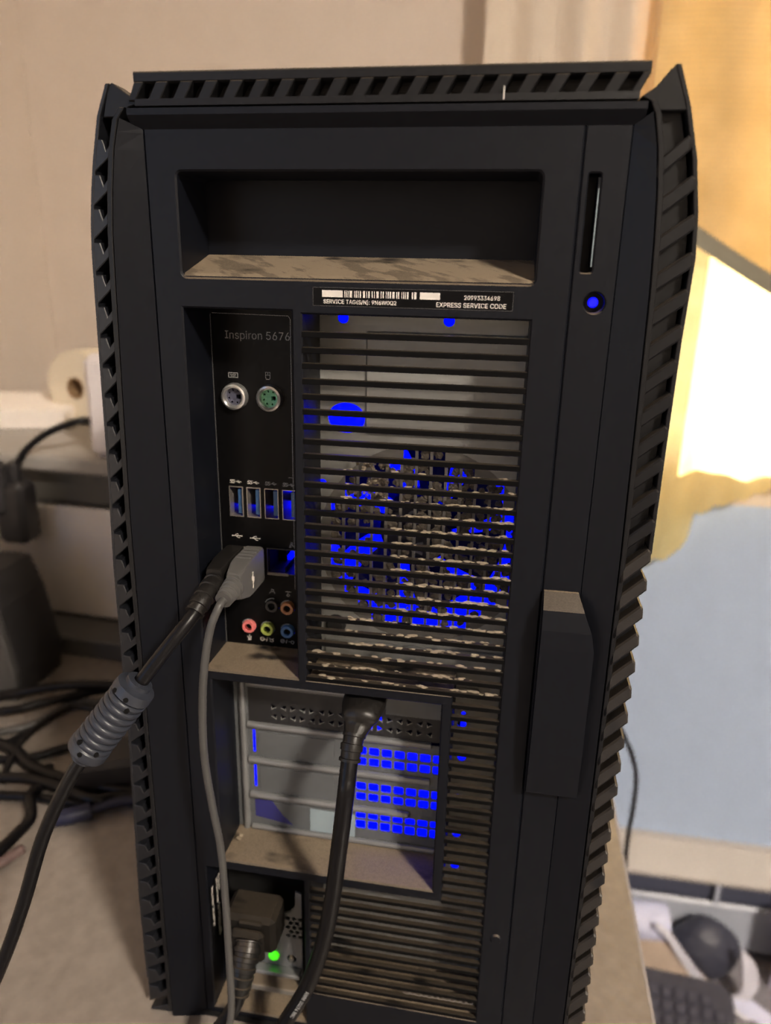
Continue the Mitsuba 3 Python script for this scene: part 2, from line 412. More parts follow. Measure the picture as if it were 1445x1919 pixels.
# back of the finned gaps
add(P + "side_channel", ext(Polygon([(sl(z) - 1, z) for z in zs] + [(ol(z) + 1.3, z) for z in zs[::-1]]), 13, 15), "cavity_black")
add(P + "side_channel", ext(Polygon([(sr(z) + 1, z) for z in zs] + [(orr(z) - 2.4, z) for z in zs[::-1]]), 2.5, 4.5), "black_fins")
def sheet(curve, z0, z1, side, th, y0, y1):
    zz = np.r_[z0, curve[0][(curve[0] > z0) & (curve[0] < z1)], z1]
    xx = np.interp(zz, *curve)
    pl = Polygon(np.r_[np.c_[xx, zz], np.c_[xx - side * th, zz][::-1]])
    return bev(pl, y0, y1, 0.25)
add(P + "side_sheet", sheet(OL, 24, 456.0, -1, 1.3, -2.4, 425), "clean_fins", label="thin outer side sheet with a blue grey sheen on the left edge")
add(P + "side_sheet", sheet(OR, 291.5, 458.5, 1, 1.5, -2.0, 425), "black_fins", label="thin outer side sheet on the right edge ending halfway down")
# corner ears
add(P + "corner_ear", bev(Polygon([(-99.9, 455.6), (-98.2, 456.4), (-87.6, 449.6), (-92.6, 448.4), (-95.2, 445.2), (-102.6, 445.2)]), -1.5, 8, 0.3), "black_fins")
add(P + "corner_ear", bev(Polygon([(97.6, 458.4), (95.6, 457.2), (91.6, 452.2), (87.3, 449.4), (89.8, 448.4), (92.2, 445.2), (102.6, 445.2)]), -1.5, 8, 0.3), "black_fins")
# top band with slanted slots and the cap above it
cap = extx([(-2.2, 459.2), (-2.2, 456.5), (-1.2, 455.9), (420, 455.9), (420, 459.2), (-1.6, 459.7)], -89.3, 89.4)
add(P + "cover_cap", cap, "black_fins")
add(P + "slotted_rail", extx([(-3.6, 450.6), (-4.0, 448.3), (8, 448.3), (8, 450.6)], -88.6, 86.5), "black_fins")
add(P + "rail_backing", bx(-87, 87, 4, 6, 448, 456.4), "black_fins")
for k in range(-1, 19):
    x = -84.2 + k * 9.34
    q = [(x, 450.2), (x + 4.6, 450.2), (x + 8.2, 456.2), (x + 3.6, 456.2)]
    if k == -1: q = [(-91.6, 450.2), (-89.0, 450.2), (-85.3, 456.2), (-88.9, 456.2)]
    if k == 18: q = [(83.4, 450.2), (86.4, 450.2), (89.3, 456.2), (87.0, 456.2)]
    add(P + "fin", bar(q, -2.8, 5, 0.3), "black_fins")
add(P + "scratch", bx(42.6, 43.1, -4.15, -3.9, 448.6, 452.6), "print_white", label="pale vertical scratch on the top rail")

# louvre slats over the vents
fx = {}
for k in range(57):
    z = 371.0 - 6.035 * k
    x0, x1 = (-28.9, 57.8) if (z > 219.5 or z < 103) else (36.8, 57.8)
    if z < 32: break
    sec = [(0.5, z - 2.3), (0.2, z - 2.1), (0.2, z - 0.25), (0.4, z), (2.3, z), (2.3, z - 2.3)]
    add(P + "slat", extx(sec, x0, x1), "slat_plastic")

# rear chassis plate behind the slats, with holes
plate = sbox(-98, 6, 98, 446)
dots = [Point(x, z).buffer(r, quad_segs=6) for x, z, r in [(-18.6, 375.0, 2.3), (25.6, 375.0, 2.3), (-18.8, 210.1, 1.9), (4.6, 209.3, 1.9), (29, 208.8, 1.9), (57.9, 328.8, 2.2), (-27.7, 303.1, 1.7),
        (41.6, 167.8, 2.1), (41.3, 121.8, 2.1), (41.5, 101.5, 2.1), (40.9, 92.4, 1.0), (40.7, 186.6, 2.2), (41.2, 192.6, 1.1), (40.8, 145.0, 0.9)]]
dots.append(shapely.affinity.scale(Point(-17.0, 333.0).buffer(1, quad_segs=10), 8.2, 6.6))
FC, FR = (17.5, 276.0), 47.0
fan_hole = Point(*FC).buffer(FR, quad_segs=16).intersection(sbox(-40, 229, 64, 322.6))
plate = plate.difference(unary_union(dots + [fan_hole, sbox(-79, 216, -34.5, 380), sbox(-72.5, 108, 33.5, 211), sbox(-86, 4, -30, 104), sbox(-77, 389, 59, 428.5)]))
add(P + "rear_plate", ext(plate, 27.2, 28.4), "steel", label="bare grey steel plate behind the louvres")
add(P + "rear_plate__embossed_panel", bx(-8.5, 60, 25.8, 27.2, 326.5, 370, 0.6), "steel")
add(P + "rear_plate__embossed_panel", bx(-27, 60, 26.0, 27.2, 217.5, 226.5, 0.6), "steel")
add(P + "rear_plate__embossed_panel", bx(-30, 48, 26.2, 27.2, 200.5, 207.0, 0.5), "steel")
# perforated fan grille with dust
cells = []
hp, hw = 6.5, 5.2
for i in range(-8, 9):
    for j in range(-8, 9):
        x, z = FC[0] + i * hp, 265.4 + 6.6 * (j + 1)
        if math.hypot(x - FC[0], z - FC[1]) < FR - 3.0 and 230 < z - hw / 2 and z + hw / 2 < 321.5:
            cells.append((x, z))
grille = fan_hole.buffer(0.5).difference(unary_union([rrect(x - hw / 2, x + hw / 2, z - hw / 2, z + hw / 2, 0.8, 2) for x, z in cells]))
add(P + "fan_grille", ext(grille, 27.6, 28.6), "dusty_steel", label="dusty perforated metal grille in front of the fan")
def blob(x, y, z, r, fl=(1, 0.5, 1)):
    m = trimesh.creation.icosphere(subdivisions=1, radius=1)
    v = np.array(m.vertices)
    v *= (0.6 + 0.7 * rng.random(len(v)))[:, None]
    m.vertices = v * r * np.array(fl) + (x, y, z)
    return m
dl, dk = [], []
for x, z in cells:
    lit = math.exp(-(((x + 6) / 13) ** 2 + ((z - 275) / 14) ** 2))
    hub = math.hypot(x - 14, z - 281) < 15
    p = 0.80 - 0.80 * lit
    if rng.random() < p:
        for _ in range(rng.integers(2, 5)):
            dk.append(blob(x + rng.normal(0, 1.3), 28.4 + rng.random(), z + rng.normal(0, 1.3), 1.0 + 1.5 * rng.random()))
    elif rng.random() < 0.5:
        dk.append(blob(x + rng.normal(0, 1.8), 28.2, z - 1.5 + rng.normal(0, 0.8), 0.7 + 0.9 * rng.random()))
add(P + "grille_dust", dk, "dark_dust", kind="stuff", label="dark dust clogging the grille holes")
# fuzz of dust lying on the slats in front of the fan
for k in range(9, 26):
    z = 371.0 - 6.035 * k
    lo = -28 if k > 22 else (-12 if k < 12 else 8 if k < 20 else -10)
    for _ in range(30 if k > 10 else 12):
        x = rng.uniform(lo, 57.3)
        L = rng.uniform(0.5, 1.9)
        dl.append(blob(x, rng.uniform(0.6, 2.6), z + 0.15, L, (1.0, 0.5, 0.26)))
for k in range(9, 12):
    z = 371.0 - 6.035 * k
    for _ in range(26):
        dl.append(blob(rng.normal(-2, 4), rng.uniform(18, 26), z - 3 + rng.normal(0, 1.2), rng.uniform(0.3, 1.1)))
add(P + "slat_dust", dl, "dust_fuzz", kind="stuff", label="pale fluffy dust lying along the louvre slats")

# fan behind the grille
fan = P + "fan"
add(fan, lathe([(0, 34), (15.0, 34), (16.5, 35), (16.5, 52), (0, 52)], (14, 0, 281), (0, 1, 0)), "fan_black", label="black cooling fan behind the grille")
for k in range(7):
    a0 = k * 2 * math.pi / 7 + 0.35
    V, F = [], []
    for i in range(7):
        r = 15 + i * 4.4
        for j in range(4):
            a = a0 + (j / 3 - 0.5) * 0.62 + 0.010 * (r - 15)
            V.append((14 + r * math.cos(a), 38 + 3.2 * j, 281 + r * math.sin(a)))
    for i in range(6):
        for j in range(3):
            q = i * 4 + j
            F += [[q, q + 1, q + 5], [q, q + 5, q + 4]]
    add(fan + "__blade", trimesh.Trimesh(np.array(V), np.array(F), process=False), "fan_black")
add(fan + "__sticker", lathe([(0, 33.6), (13.2, 33.6), (13.2, 34.1), (0, 34.1)], (14, 0, 281), (0, 1, 0)), "fan_sticker")
tx = meshkit.text_mesh("A", 7.0, 0.3, True)
ty = meshkit.text_mesh("C", 7.0, 0.3, True)
for m_, dz in ((tx, 269.5), (ty, 284.0)):
    v = np.array(m_.vertices)
    m_.vertices = np.stack([10.5 + 7.0 - v[:, 1], 33.6 - v[:, 2], v[:, 0] + dz], 1)
    add(fan + "__lettering", m_, "print_grey")
add(P + "fan_screw", lathe([(0, 24.2), (3.6, 24.2), (4.6, 25.2), (4.8, 27.2), (0, 27.2)], (-21.5, 0, 234), (0, 1, 0)), "jack_black", smooth=40, label="black rubber fan screw under the grille")

# inside: dark case walls and the blue light
inner = P + "case_shell"
add(inner, [bx(-100, -98, 15, 425, 4, 447), bx(98, 100, 15, 425, 4, 447), bx(-100, 100, 15, 425, 447, 449), bx(-112, 106, -1, 425, 2, 5), bx(-108, 106, 425, 430, 2, 459)], "cavity_black")
add(P + "case_light", bx(-97, 90, 74, 76, 55, 386), "led_body", emitter=led(0.0, 0.004, 3.2), label="glowing blue light inside the case")
for x, y in ((-95, 20), (80, 20), (-95, 390), (80, 390)):
    add(P + "foot", bx(x, x + 18, y, y + 18, 0, 2.2, 0.6), "black_rubber")

# labels on the bezel
lab = P + "service_label"
add(lab, bx(-24.4, 51.0, -0.08, 0.1, 380.4, 387.6), "panel_black", label="black service tag sticker with a bar code and white print")
barsL = [sbox(-20.6, 383.9, -12.6, 386.4)]
x = -12.0
widths = [0.35, 0.3, 0.3, 0.35, 0.3, 0.4, 1.0, 0.75, 0.3, 0.3, 0.5, 0.35, 0.3, 0.4, 0.55, 0.7, 0.8, 0.5, 0.3, 0.4, 0.6, 0.7, 0.4, 0.5, 0.3, 0.6, 0.9, 0.7, 0.4, 0.35, 0.5, 0.7, 0.3, 0.4, 0.45, 0.3, 0.6, 0.4, 0.9, 0.6, 0.35, 0.3, 0.5, 0.8, 0.3, 0.4, 0.4, 0.3, 0.3, 0.35, 0.6, 1.2, 0.5, 0.4, 0.9, 0.7, 0.3, 0.3, 0.25, 0.4]
for i, w in enumerate(widths):
    if x > 16.0: break
    if i % 2 == 0:
        barsL.append(sbox(x, 383.9, x + w, 386.4))
    x += w
barsL.append(sbox(16.6, 383.9, 24.1, 386.4))
add(lab + "__bar_code", ext(shapely.MultiPolygon(barsL), -0.16, -0.08), "print_white")
add(lab + "__print", text("SERVICE TAG(S/N): 9N6W0Q2", 1.45, -20.2, 381.6, -0.08, True, fit=28.0), "print_white")
add(lab + "__print", text("20993334698", 1.5, 32.8, 384.2, -0.08, True, fit=13.0), "print_white")
add(lab + "__print", text("EXPRESS SERVICE CODE", 1.6, 22.6, 381.4, -0.08, True, fit=25.6), "print_white")
add(lab + "__outline", ext(sbox(-24.2, 380.6, 50.8, 387.4).difference(sbox(-24.05, 380.75, 50.65, 387.25)), -0.12, -0.08), "print_faint")

# input and output panel
io = P + "port_panel"
ph = [sbox(c - 3.3, 284.4, c + 3.3, 298.8) for c in (-68.5, -60.1, -51.6, -43.2)]
ph += [sbox(c - 3.4, 255, c + 3.4, 269.4) for c in (-68.7, -60.1)]
rj = sbox(-54.6, 257.2, -40.4, 270.2)
AJ = {"jack_black": (-52.6, 240.8), "jack_orange": (-45.0, 240.3), "jack_pink": (-64.6, 228.7), "jack_green": (-55.2, 228.3), "jack_blue": (-45.2, 228.0)}
PS = {"ps2_purple": (-67.0, 340.1), "ps2_green": (-51.0, 340.1)}
ph += [Point(x, z).buffer(3.4, quad_segs=8) for x, z in AJ.values()] + [Point(x, z).buffer(5.6, quad_segs=8) for x, z in PS.values()] + [rj]
add(io, ext(sbox(-78.5, 216.5, -36.0, 379.6).difference(unary_union(ph)), 27, 28.2), "panel_black", label="glossy black port panel with white icons")
add(io + "__edge_strip", bx(-76.85, -76.65, 26.3, 26.9, 218.6, 375), "print_faint")
add(io + "__edge_line", ext(unary_union([shapely.LineString([(-41.4, 250), (-41.4, 373.6), (-42.2, 375.0), (-76, 375.4)]).buffer(0.12), shapely.LineString([(-43.6, 304.4), (-41.4, 304.4)]).buffer(0.1)]), 26.93, 27.0), "print_grey")
add(io + "__print", text("Inspiron 5676", 3.3, -70.8, 364.9, 27.0, False, fit=28.9), "print_grey", label="grey model lettering on the port panel")
def icon(lines, w, cx, cz, s=1.0, m="print_white", dx=0.0):
    g = poly_lines([[(cx + a * s, cz + b * s) for a, b in l] for l in lines], w)
    add(io + "__icon", ext(g, 26.9, 27.0), m)
icon([[(-2.1, 1), (2.1, 1), (2.1, -1), (-2.1, -1), (-2.1, 1)], [(-1.3, 0.3), (1.3, 0.3)], [(-1.0, -0.4), (1.0, -0.4)]], 0.28, -67.7, 349.3, 1.0, "print_grey")
icon([[(-1, 1.4), (1, 1.4), (1, -1), (0.6, -1.6), (-0.6, -1.6), (-1, -1), (-1, 1.4)], [(0, 1.4), (0, 0.2)], [(-1, 0.2), (1, 0.2)]], 0.28, -51.9, 349.7, 1.0, "print_grey")
tri = [[(-2.3, 0)], [(-2.3, 0), (2.3, 0)], [(-1.3, 0), (-0.4, 0.9), (0.6, 0.9)], [(-0.5, 0), (0.4, -0.9), (1.2, -0.9)], [(2.3, 0.25), (2.3, -0.25)]]
S_ = [[(0.7, 0.75), (0.3, 0.95), (-0.4, 0.9), (-0.5, 0.3), (0.4, -0.1), (0.4, -0.7), (-0.2, -0.95), (-0.7, -0.7)]]
for c in (-68.7, -60.3, -51.9, -43.6):
    mt = "print_white" if c < -55 else "print_grey"
    icon(S_, 0.3, c - 2.1, 301.0, 0.8, mt)
    icon(S_, 0.3, c - 0.9, 301.0, 0.8, mt)
    icon(tri[1:], 0.26, c + 1.25, 301.0, 0.58, mt)
icon(tri, 0.35, -69.0, 274.6)
icon(tri, 0.35, -60.2, 274.0)
icon([[(-0.6, 1.6), (0.4, 1.6), (0.4, 0.6), (-0.6, 0.6), (-0.6, 1.6)], [(-0.1, 0.6), (-0.1, 0), (-1, 0), (-1, -0.6)], [(-0.1, 0), (0.8, 0), (0.8, -0.6)], [(-1.4, -0.7), (-0.5, -0.7), (-0.5, -1.5), (-1.4, -1.5), (-1.4, -0.7)], [(0.5, -0.7), (1.1, -0.7)]], 0.26, -42.6, 272.0, 0.8, "print_grey")
circ = lambda x, z, r: [(x + r * math.cos(t), z + r * math.sin(t)) for t in np.linspace(0, 2 * math.pi, 13)]
icon([circ(0, 0.8, 0.6), [(-1.3, -0.6), (-0.6, 0.1)], [(1.3, -0.6), (0.6, 0.1)]], 0.4, -52.6, 247.4, 1.0, "print_grey")
icon([circ(0, -1.0, 0.7), [(-1.4, 0.9), (1.4, 0.9)], [(0, 1.2), (0, 0.3)]], 0.35, -44.9, 247.4, 0.9, "print_grey")
icon([[(0, 1.3), (0, 0.1)], [(-0.9, 0.4), (-0.7, -0.5), (0, -0.8), (0.7, -0.5), (0.9, 0.4)], [(0, -0.8), (0, -1.5)], [(-0.7, -1.5), (0.7, -1.5)]], 0.45, -65.0, 222.3)
icon([circ(-2.4, 0, 0.95), [(-2.4, 0), (-0.9, 0)], [(0.2, 1), (-0.3, -1)], circ(2.2, -0.4, 0.75), [(1.2, 0.7), (1.7, 0.1)], [(3.2, 0.7), (2.7, 0.1)]], 0.34, -56.0, 221.9)
icon([circ(-2.2, 0, 0.9), [(-2.9, 0), (-1.5, 0)], [(0.0, 0.9), (-0.4, -0.9)], [(1.0, 0), (1.6, 0)], circ(2.8, -0.2, 0.75)], 0.32, -46.0, 221.8, 1.0, "print_grey")

for mname, (x, z) in PS.items():
    col = {"ps2_purple": "purple", "ps2_green": "green"}[mname]
    k = add(P + "round_port", lathe([(3.8, 26.5), (3.95, 24.2), (4.7, 23.5), (5.5, 23.9), (5.9, 25.0), (6.0, 27.6), (3.8, 27.6)], (x, 0, z), (0, 1, 0), 40), "chrome", smooth=40, label="round %s keyboard and mouse port with a chrome collar" % col)
    pins = [Point(x + 2.9 * math.cos(t), z + 2.9 * math.sin(t)).buffer(0.45, quad_segs=3) for t in np.radians([60, 105, 150, 195, 240, 290])]
    ins = Point(x, z).buffer(4.2, quad_segs=10).difference(unary_union(pins + [sbox(x + 0.6, z - 1.0, x + 2.6, z + 0.8), sbox(x + 3.4, z - 0.9, x + 5, z + 0.7), sbox(x - 5, z + 2.2, x - 3.0, z + 3.2), sbox(x - 5, z - 3.2, x - 3.0, z - 2.2)]))
    add(k + "__insert", ext(ins, 26.4, 29), mname)
    add(k + "__socket_bottom", lathe([(0, 29.2), (4.5, 29.2), (4.5, 30.5), (0, 30.5)], (x, 0, z), (0, 1, 0), 16), "cavity_black")
for c in (-68.5, -60.1, -51.6, -43.2):
    o = sbox(c - 3.3, 284.4, c + 3.3, 298.8)
    k = add(P + "usb_port", ext(o.difference(o.buffer(-0.35, join_style=2)), 26.2, 42), "port_metal", label="metal USB socket with a blue tongue")
    add(k + "__tongue", bx(c + 0.5, c + 2.5, 27.6, 41, 285.6, 297.4), "usb_blue")
    add(k + "__core", bx(c - 2.85, c + (2.85 if c < -45 else 0.2), 38, 42, 286.8 if c < -45 else 290, 296.8 if c < -45 else 293), "cavity_black")
for c in (-68.7, -60.1):
    o = sbox(c - 3.4, 255, c + 3.4, 269.4)
    add(P + "usb_port", ext(o.difference(o.buffer(-0.45, join_style=2)), 25.8, 42), "port_metal", label="metal USB socket taken by a plug")
k = add(P + "network_port", [ext(rj.difference(rj.buffer(-0.5, join_style=2)), 25.8, 44), bx(-52.5, -47.5, 26.0, 27.4, 256.4, 257.4)], "bracket_black", label="square network socket with a blue glow on its right side")
add(k + "__liner", [bx(-54.0, -53.6, 27, 43, 257.8, 269.6), bx(-54.0, -49.8, 42, 43, 257.8, 269.6), bx(-54.0, -44.6, 27, 43, 269.2, 269.6), bx(-46.2, -45.8, 28.5, 43, 265.5, 269.6), bx(-46.4, -45.8, 28.0, 43, 257.8, 260)], "cavity_black")
add(k + "__lip", bx(-54.4, -44.0, 25.4, 26.2, 256.6, 258.0, 0.2), "dusty_steel")
names = {"jack_black": "black", "jack_orange": "orange", "jack_pink": "pink", "jack_green": "lime green", "jack_blue": "blue"}
for mname, (x, z) in AJ.items():
    k = add(P + "audio_jack", lathe([(1.6, 25.0), (1.8, 24.4), (2.95, 24.4), (3.3, 24.9), (3.35, 28), (1.6, 28)], (x, 0, z), (0, 1, 0), 32), mname, smooth=40, label="round %s audio jack" % names[mname])
    add(k + "__hole", lathe([(0, 26.6), (1.6, 26.6), (1.6, 28.6), (0, 28.6)], (x, 0, z), (0, 1, 0), 16), "cavity_black")
    a = [(x + 3.55 * math.cos(t), 26.3, z + 3.55 * math.sin(t)) for t in np.radians(np.linspace(75, 160, 9))]
    add(k + "__ring", tube(a, 0.28, 6, 2), "print_grey")

# expansion slots: frame, covers, graphics card bracket
sf = P + "slot_frame"
fpoly = sbox(-74.5, 107.5, 34, 213.5).difference(sbox(-66.2, 112.5, 31.0, 196.0))
cut = [sbox(-60 + 4.2 * i, 202.6, -57.4 + 4.2 * i, 205.4) for i in range(20)]
add(sf, ext(fpoly.difference(unary_union(cut)), 25.6, 27.0), "slot_steel", label="grey metal frame around the expansion slots")
add(sf + "__post", tube([(-69.6, 25.2, 108.5), (-69.6, 25.2, 150), (-69.6, 25.2, 212)], 1.9, 12, 4), "rib_steel", smooth=50)
add(sf + "__bar", tube([(-66.5, 24.8, 111.2), (-20, 24.8, 111.2), (30.5, 24.8, 111.2)], 1.6, 12, 4), "rib_steel", smooth=50)
add(sf + "__shade", bx(-74, 33, 24.8, 25.6, 201.5, 213), "bracket_black")
for z, xe in ((197.6, -11.5), (173.8, 24.8), (152.6, 24.8), (131.2, 16.4)):
    r = 2.0
    rib = tube([(-67.0, 25.3, z), (-30, 25.2, z), (xe - 3, 25.2, z), (xe, 25.6, z)], lambda s: r if s < 0.985 else r * 0.6, 12, 6)
    add(sf + "__rib", rib, "rib_steel", smooth=50)
add(sf + "__card_plate", bx(4, 33, 23.4, 24.4, 189.8, 199.2), "slot_steel")
tri_holes = []
for i in range(17):
    x = -53 + i * 4.9
    for j, zc in enumerate((185.4, 180.0)):
        s = 1 if (i + j) % 2 else -1
        tri_holes.append(Polygon([(x - 1.5 * s, zc), (x + 1.3 * s, zc + 1.7), (x + 1.3 * s, zc - 1.7)]))
card = P + "graphics_card_bracket"
add(card, ext(sbox(-66.4, 175.8, 31.2, 197.4).difference(unary_union(tri_holes)), 25.2, 26.2), "bracket_black", label="black graphics card bracket with triangular vents")
add(card + "__vent_backing", [bx(-64, -6, 30, 31, 170, 194), bx(1, 40, 30, 31, 170, 194)], "cavity_black")
add(card + "__vent_rim", ext(unary_union([t_.difference(t_.buffer(-0.28)).intersection(sbox(t_.bounds[0], t_.bounds[1], t_.bounds[2], (t_.bounds[1] + t_.bounds[3]) / 2)) for t_ in tri_holes]), 25.05, 25.3), "steel")
for n_, (ct, cb_) in enumerate(((173.4, 152.6), (152.6, 131.4), (131.4, 112.4))):
    zt, zb = ((172.0, 154.4), (150.8, 133.2), (129.4, 112.6))[n_]
    rows = ((zt - 8.0, 4.7), (zt - 14.6, 4.7)) if n_ < 2 else ((zt - 4.6, 4.0), (zt - 10.6, 5.2))
    hol = [rrect(-10.7 + 6.42 * i, -5.7 + 6.42 * i, za - h / 2, za + h / 2, 0.7, 2) for i in range(7) for za, h in ((rows[0][0] + 1.6, rows[0][1]), (rows[1][0] + 1.9, rows[1][1]))]
    hol = [h.intersection(sbox(-80, 100, 30.6, 200)) for h in hol]
    slit = [sbox(-65.0, zb + 2.4, -63.6, zt - 1.6)] if n_ < 2 else []
    pl = sbox(-66.6, cb_, 31.4, ct).difference(unary_union(hol + slit))
    k = add(P + "slot_cover", ext(pl, 25.8, 26.6), "slot_steel", label="perforated metal slot cover with blue light behind its square holes")
    add(k + "__pressed_panel", bx(-62.0, -22.0, 25.45, 25.9, zb + 2.2, zt - 2.2, 0.2), "slot_steel")
    if n_ == 2:
        add(k + "__sticker", ext(Polygon([(-64.8, 128.2), (-55.6, 128.2), (-50, 120), (-44.5, 114.6), (-64.8, 117.6)]), 25.2, 25.5), "sticker_violet", label="dark violet sticker")
        add(k + "__sticker", bx(-35, -11, 25.1, 25.5, 112.8, 126.6), "sticker_pale", label="pale white sticker")
add(P + "sill_chip", bev(Polygon([(-71.5, 113.0), (-69.5, 115.2), (-67.6, 114.6), (-69.0, 112.2)]), 12, 14, 0.2), "dust_fuzz", label="tan crumb in the corner of the slot recess")

# power supply area
ps = P + "power_supply"
hexes = [Point(-44.6 + 3.4 * i + (1.7 if j % 2 else 0), 52.4 + 3.0 * j).buffer(1.35, quad_segs=2) for i in range(3) for j in range(5)]
psu_plate = Polygon([(-74, 22), (-37.0, 22), (-37.0, 82), (-40.2, 83), (-40.6, 73), (-43.6, 69), (-49, 66), (-74, 66)]).difference(unary_union(hexes + [Point(-53.0, 37.2).buffer(3.05), Point(-43.0, 36.4).buffer(2.7)]))
add(ps, ext(psu_plate, 13, 14), "rib_steel", label="bare metal back of the power supply with hexagonal holes")
add(ps + "__back", bx(-83, -31.8, 26.8, 27.4, 9, 104), "cavity_black")
add(ps + "__flange", bx(-62.5, -37.2, 7.5, 13, 28.2, 30.6, 0.5), "rib_steel")
add(ps + "__ledge", bx(-70, -36.5, 3.5, 13, 21.2, 25.0, 0.5), "dusty_steel")
add(ps + "__status_light", lathe([(0, 10.6), (1.8, 10.9), (2.9, 12.0), (3.0, 14), (0, 14)], (-53.0, 0, 37.2), (0, 1, 0)), "led_green_body", smooth=40, emitter=led(0.06, 0.95, 0.0), label="glowing green status light")
add(ps + "__screw", lathe([(0, 12.2), (1.2, 12.0), (1.7, 13), (1.7, 15), (0, 15)], (-43.0, 0, 36.4), (0, 1, 0)), "dusty_steel", smooth=40)
add(P + "blanking_cover", ext(sbox(-83, 84, -31.8, 104), 24.6, 26.4), "black_plastic")
add(P + "blanking_cover__screw", lathe([(0, 11.2), (1.6, 11.2), (2.9, 12.4), (3.0, 14), (0, 14)], (-57.8, 10.6, 89.2), (0, 1, 0)), "dusty_steel", smooth=40)
add(P + "rating_label", bx(-82.95, -82.8, 1.5, 25, 46, 88), "panel_black", label="black sticker with rotated white service print")
def wall_text(s, h, y, ztop, fit):
    m = meshkit.text_mesh(s, h, 0.12, True)
    v = np.array(m.vertices)
    v[:, 0] *= fit / (v[:, 0].max() - v[:, 0].min())
    m.vertices = np.stack([-82.8 + v[:, 2], y + v[:, 1], ztop - v[:, 0]], 1)
    return m
for s, h, y, zt, fit in (("Mfg. Date: 20180929", 2.0, 4.0, 86.5, 26), ("Express", 1.9, 13.0, 86.5, 10), ("Service Code:", 1.9, 10.2, 86.5, 16.5), ("20993334698", 2.6, 10.6, 68.5, 21), ("Service Tag:", 2.0, 18.2, 86.5, 15), ("9N6W0Q2", 2.6, 17.8, 69.5, 17)):
    add(P + "rating_label__print", wall_text(s, h, y, zt, fit), "print_white")
# bent paper clip chain lying on a slat
chain = []
for i in range(12):
    x = 22 + i * 2.9
    t = np.linspace(0, 2 * np.pi, 9)
    chain.append(tube(np.c_[x + 1.9 * np.cos(t), 1.2 + 0 * t, 41.2 + 0.85 * np.sin(t) + 0.2 * (i % 2)], 0.2, 5, 2))
add(P + "link_chain", chain, "port_metal", label="fine pale chain of links lying on the lowest slats")
add(P + "tab_mark", lathe([(0, -0.7), (2.2, -0.7), (3.0, 0.0), (0, 0.3)], (64.4, 0, 86.8), (0, 1, 0), 20), "black_plastic", smooth=40)

# ------------------------------------------------------------------ cables plugged into the computer
# grey USB cable
g = thing("usb_cable", "thin grey USB cable with a grey plug hanging down from the port panel", "cable")
def plug(x, zc, w, h, y0, y1, taper):
    """a plug body from y1 (socket) to y0 (cable end), with ridges across its top"""
    secs = [(y1, 0.90), (y1 - 1.2, 1.0), (y1 - 16, 1.0), (y0 + 8, 0.96), (y0 + 1.0, taper), (y0, taper * 0.9)]
    V = []
    for y, s in secs:
        pl = np.array(rrect(-w / 2 * s, w / 2 * s, -h / 2 * s, h / 2 * s, min(w, h) * 0.16, 2).exterior.coords)[:-1]
        V.append(np.c_[pl[:, 0] + x, np.full(len(pl), y), pl[:, 1] + zc])
    n = len(V[0])
    V_ = np.vstack(V)
    F = []
    for k in range(len(secs) - 1):
        for i in range(n):
            j = (i + 1) % n
            F += [[k * n + i, (k + 1) * n + j, (k + 1) * n + i], [k * n + i, k * n + j, (k + 1) * n + j]]
    for i in range(1, n - 1):
        F += [[0, i + 1, i], [(len(secs) - 1) * n, (len(secs) - 1) * n + i, (len(secs) - 1) * n + i + 1]]
    m = trimesh.Trimesh(V_, np.array(F), process=False)
    m.fix_normals()
    return m
add(g + "__plug", plug(-59.9, 262.4, 9.2, 17.4, -3.5, 25.4, 0.74), "grey_plug", smooth=35)
for k in range(4):
    add(g + "__plug__ridge", bx(-63.6, -56.2, 8.5 + 3.6 * k, 10.1 + 3.6 * k, 270.4, 271.6, 0.4), "grey_plug")
tr = poly_lines([[(a * 1.5, b * 1.5) for a, b in l] for l in tri], 0.7)
m = ext(tr, -0.3, 0)
v = np.array(m.vertices)
m.vertices = np.stack([-55.2 - v[:, 1], 8.0 + v[:, 2] * 0.75, 261.5 + v[:, 0] * 1.0], 1)
m.fix_normals()
add(g + "__plug__icon", m, "print_white")
rel = lambda z_: None
def relief(key, pts, r0, r1, ridges, mat):
    add(key, tube(spline(pts, 24), lambda s: (r0 + (r1 - r0) * s) * (1.0 + 0.13 * (math.cos(s * ridges * 2 * math.pi) > 0)), 18, raw=True), mat, smooth=50)
relief(g + "__strain_relief", [(-60.0, -3.0, 262.4), (-60.2, -8, 261.8), (-60.6, -13.5, 260.6)], 4.3, 3.3, 4, "grey_plug")
GC = [(-60.4, -12, 261.0), (-61.6, -16.5, 258.5), (-64.4, -20.0, 249.7), (-67.1, -22, 232.9), (-69.2, -22, 211.8), (-69.7, -22, 187.3), (-67.4, -22, 162), (-64.6, -22, 138.6), (-62.9, -24, 110.8), (-61.0, -28, 82.0), (-59.8, -31.0, 55.0), (-60.5, -34.0, 43.0), (-64.0, -37.0, 30.0), (-74, -45, 14), (-96, -62, 3.0), (-150, -95, 1.9), (-200, -130, 1.9)]
add(g + "__cord", tube(GC, 1.75, 12), "grey_cord", smooth=True)
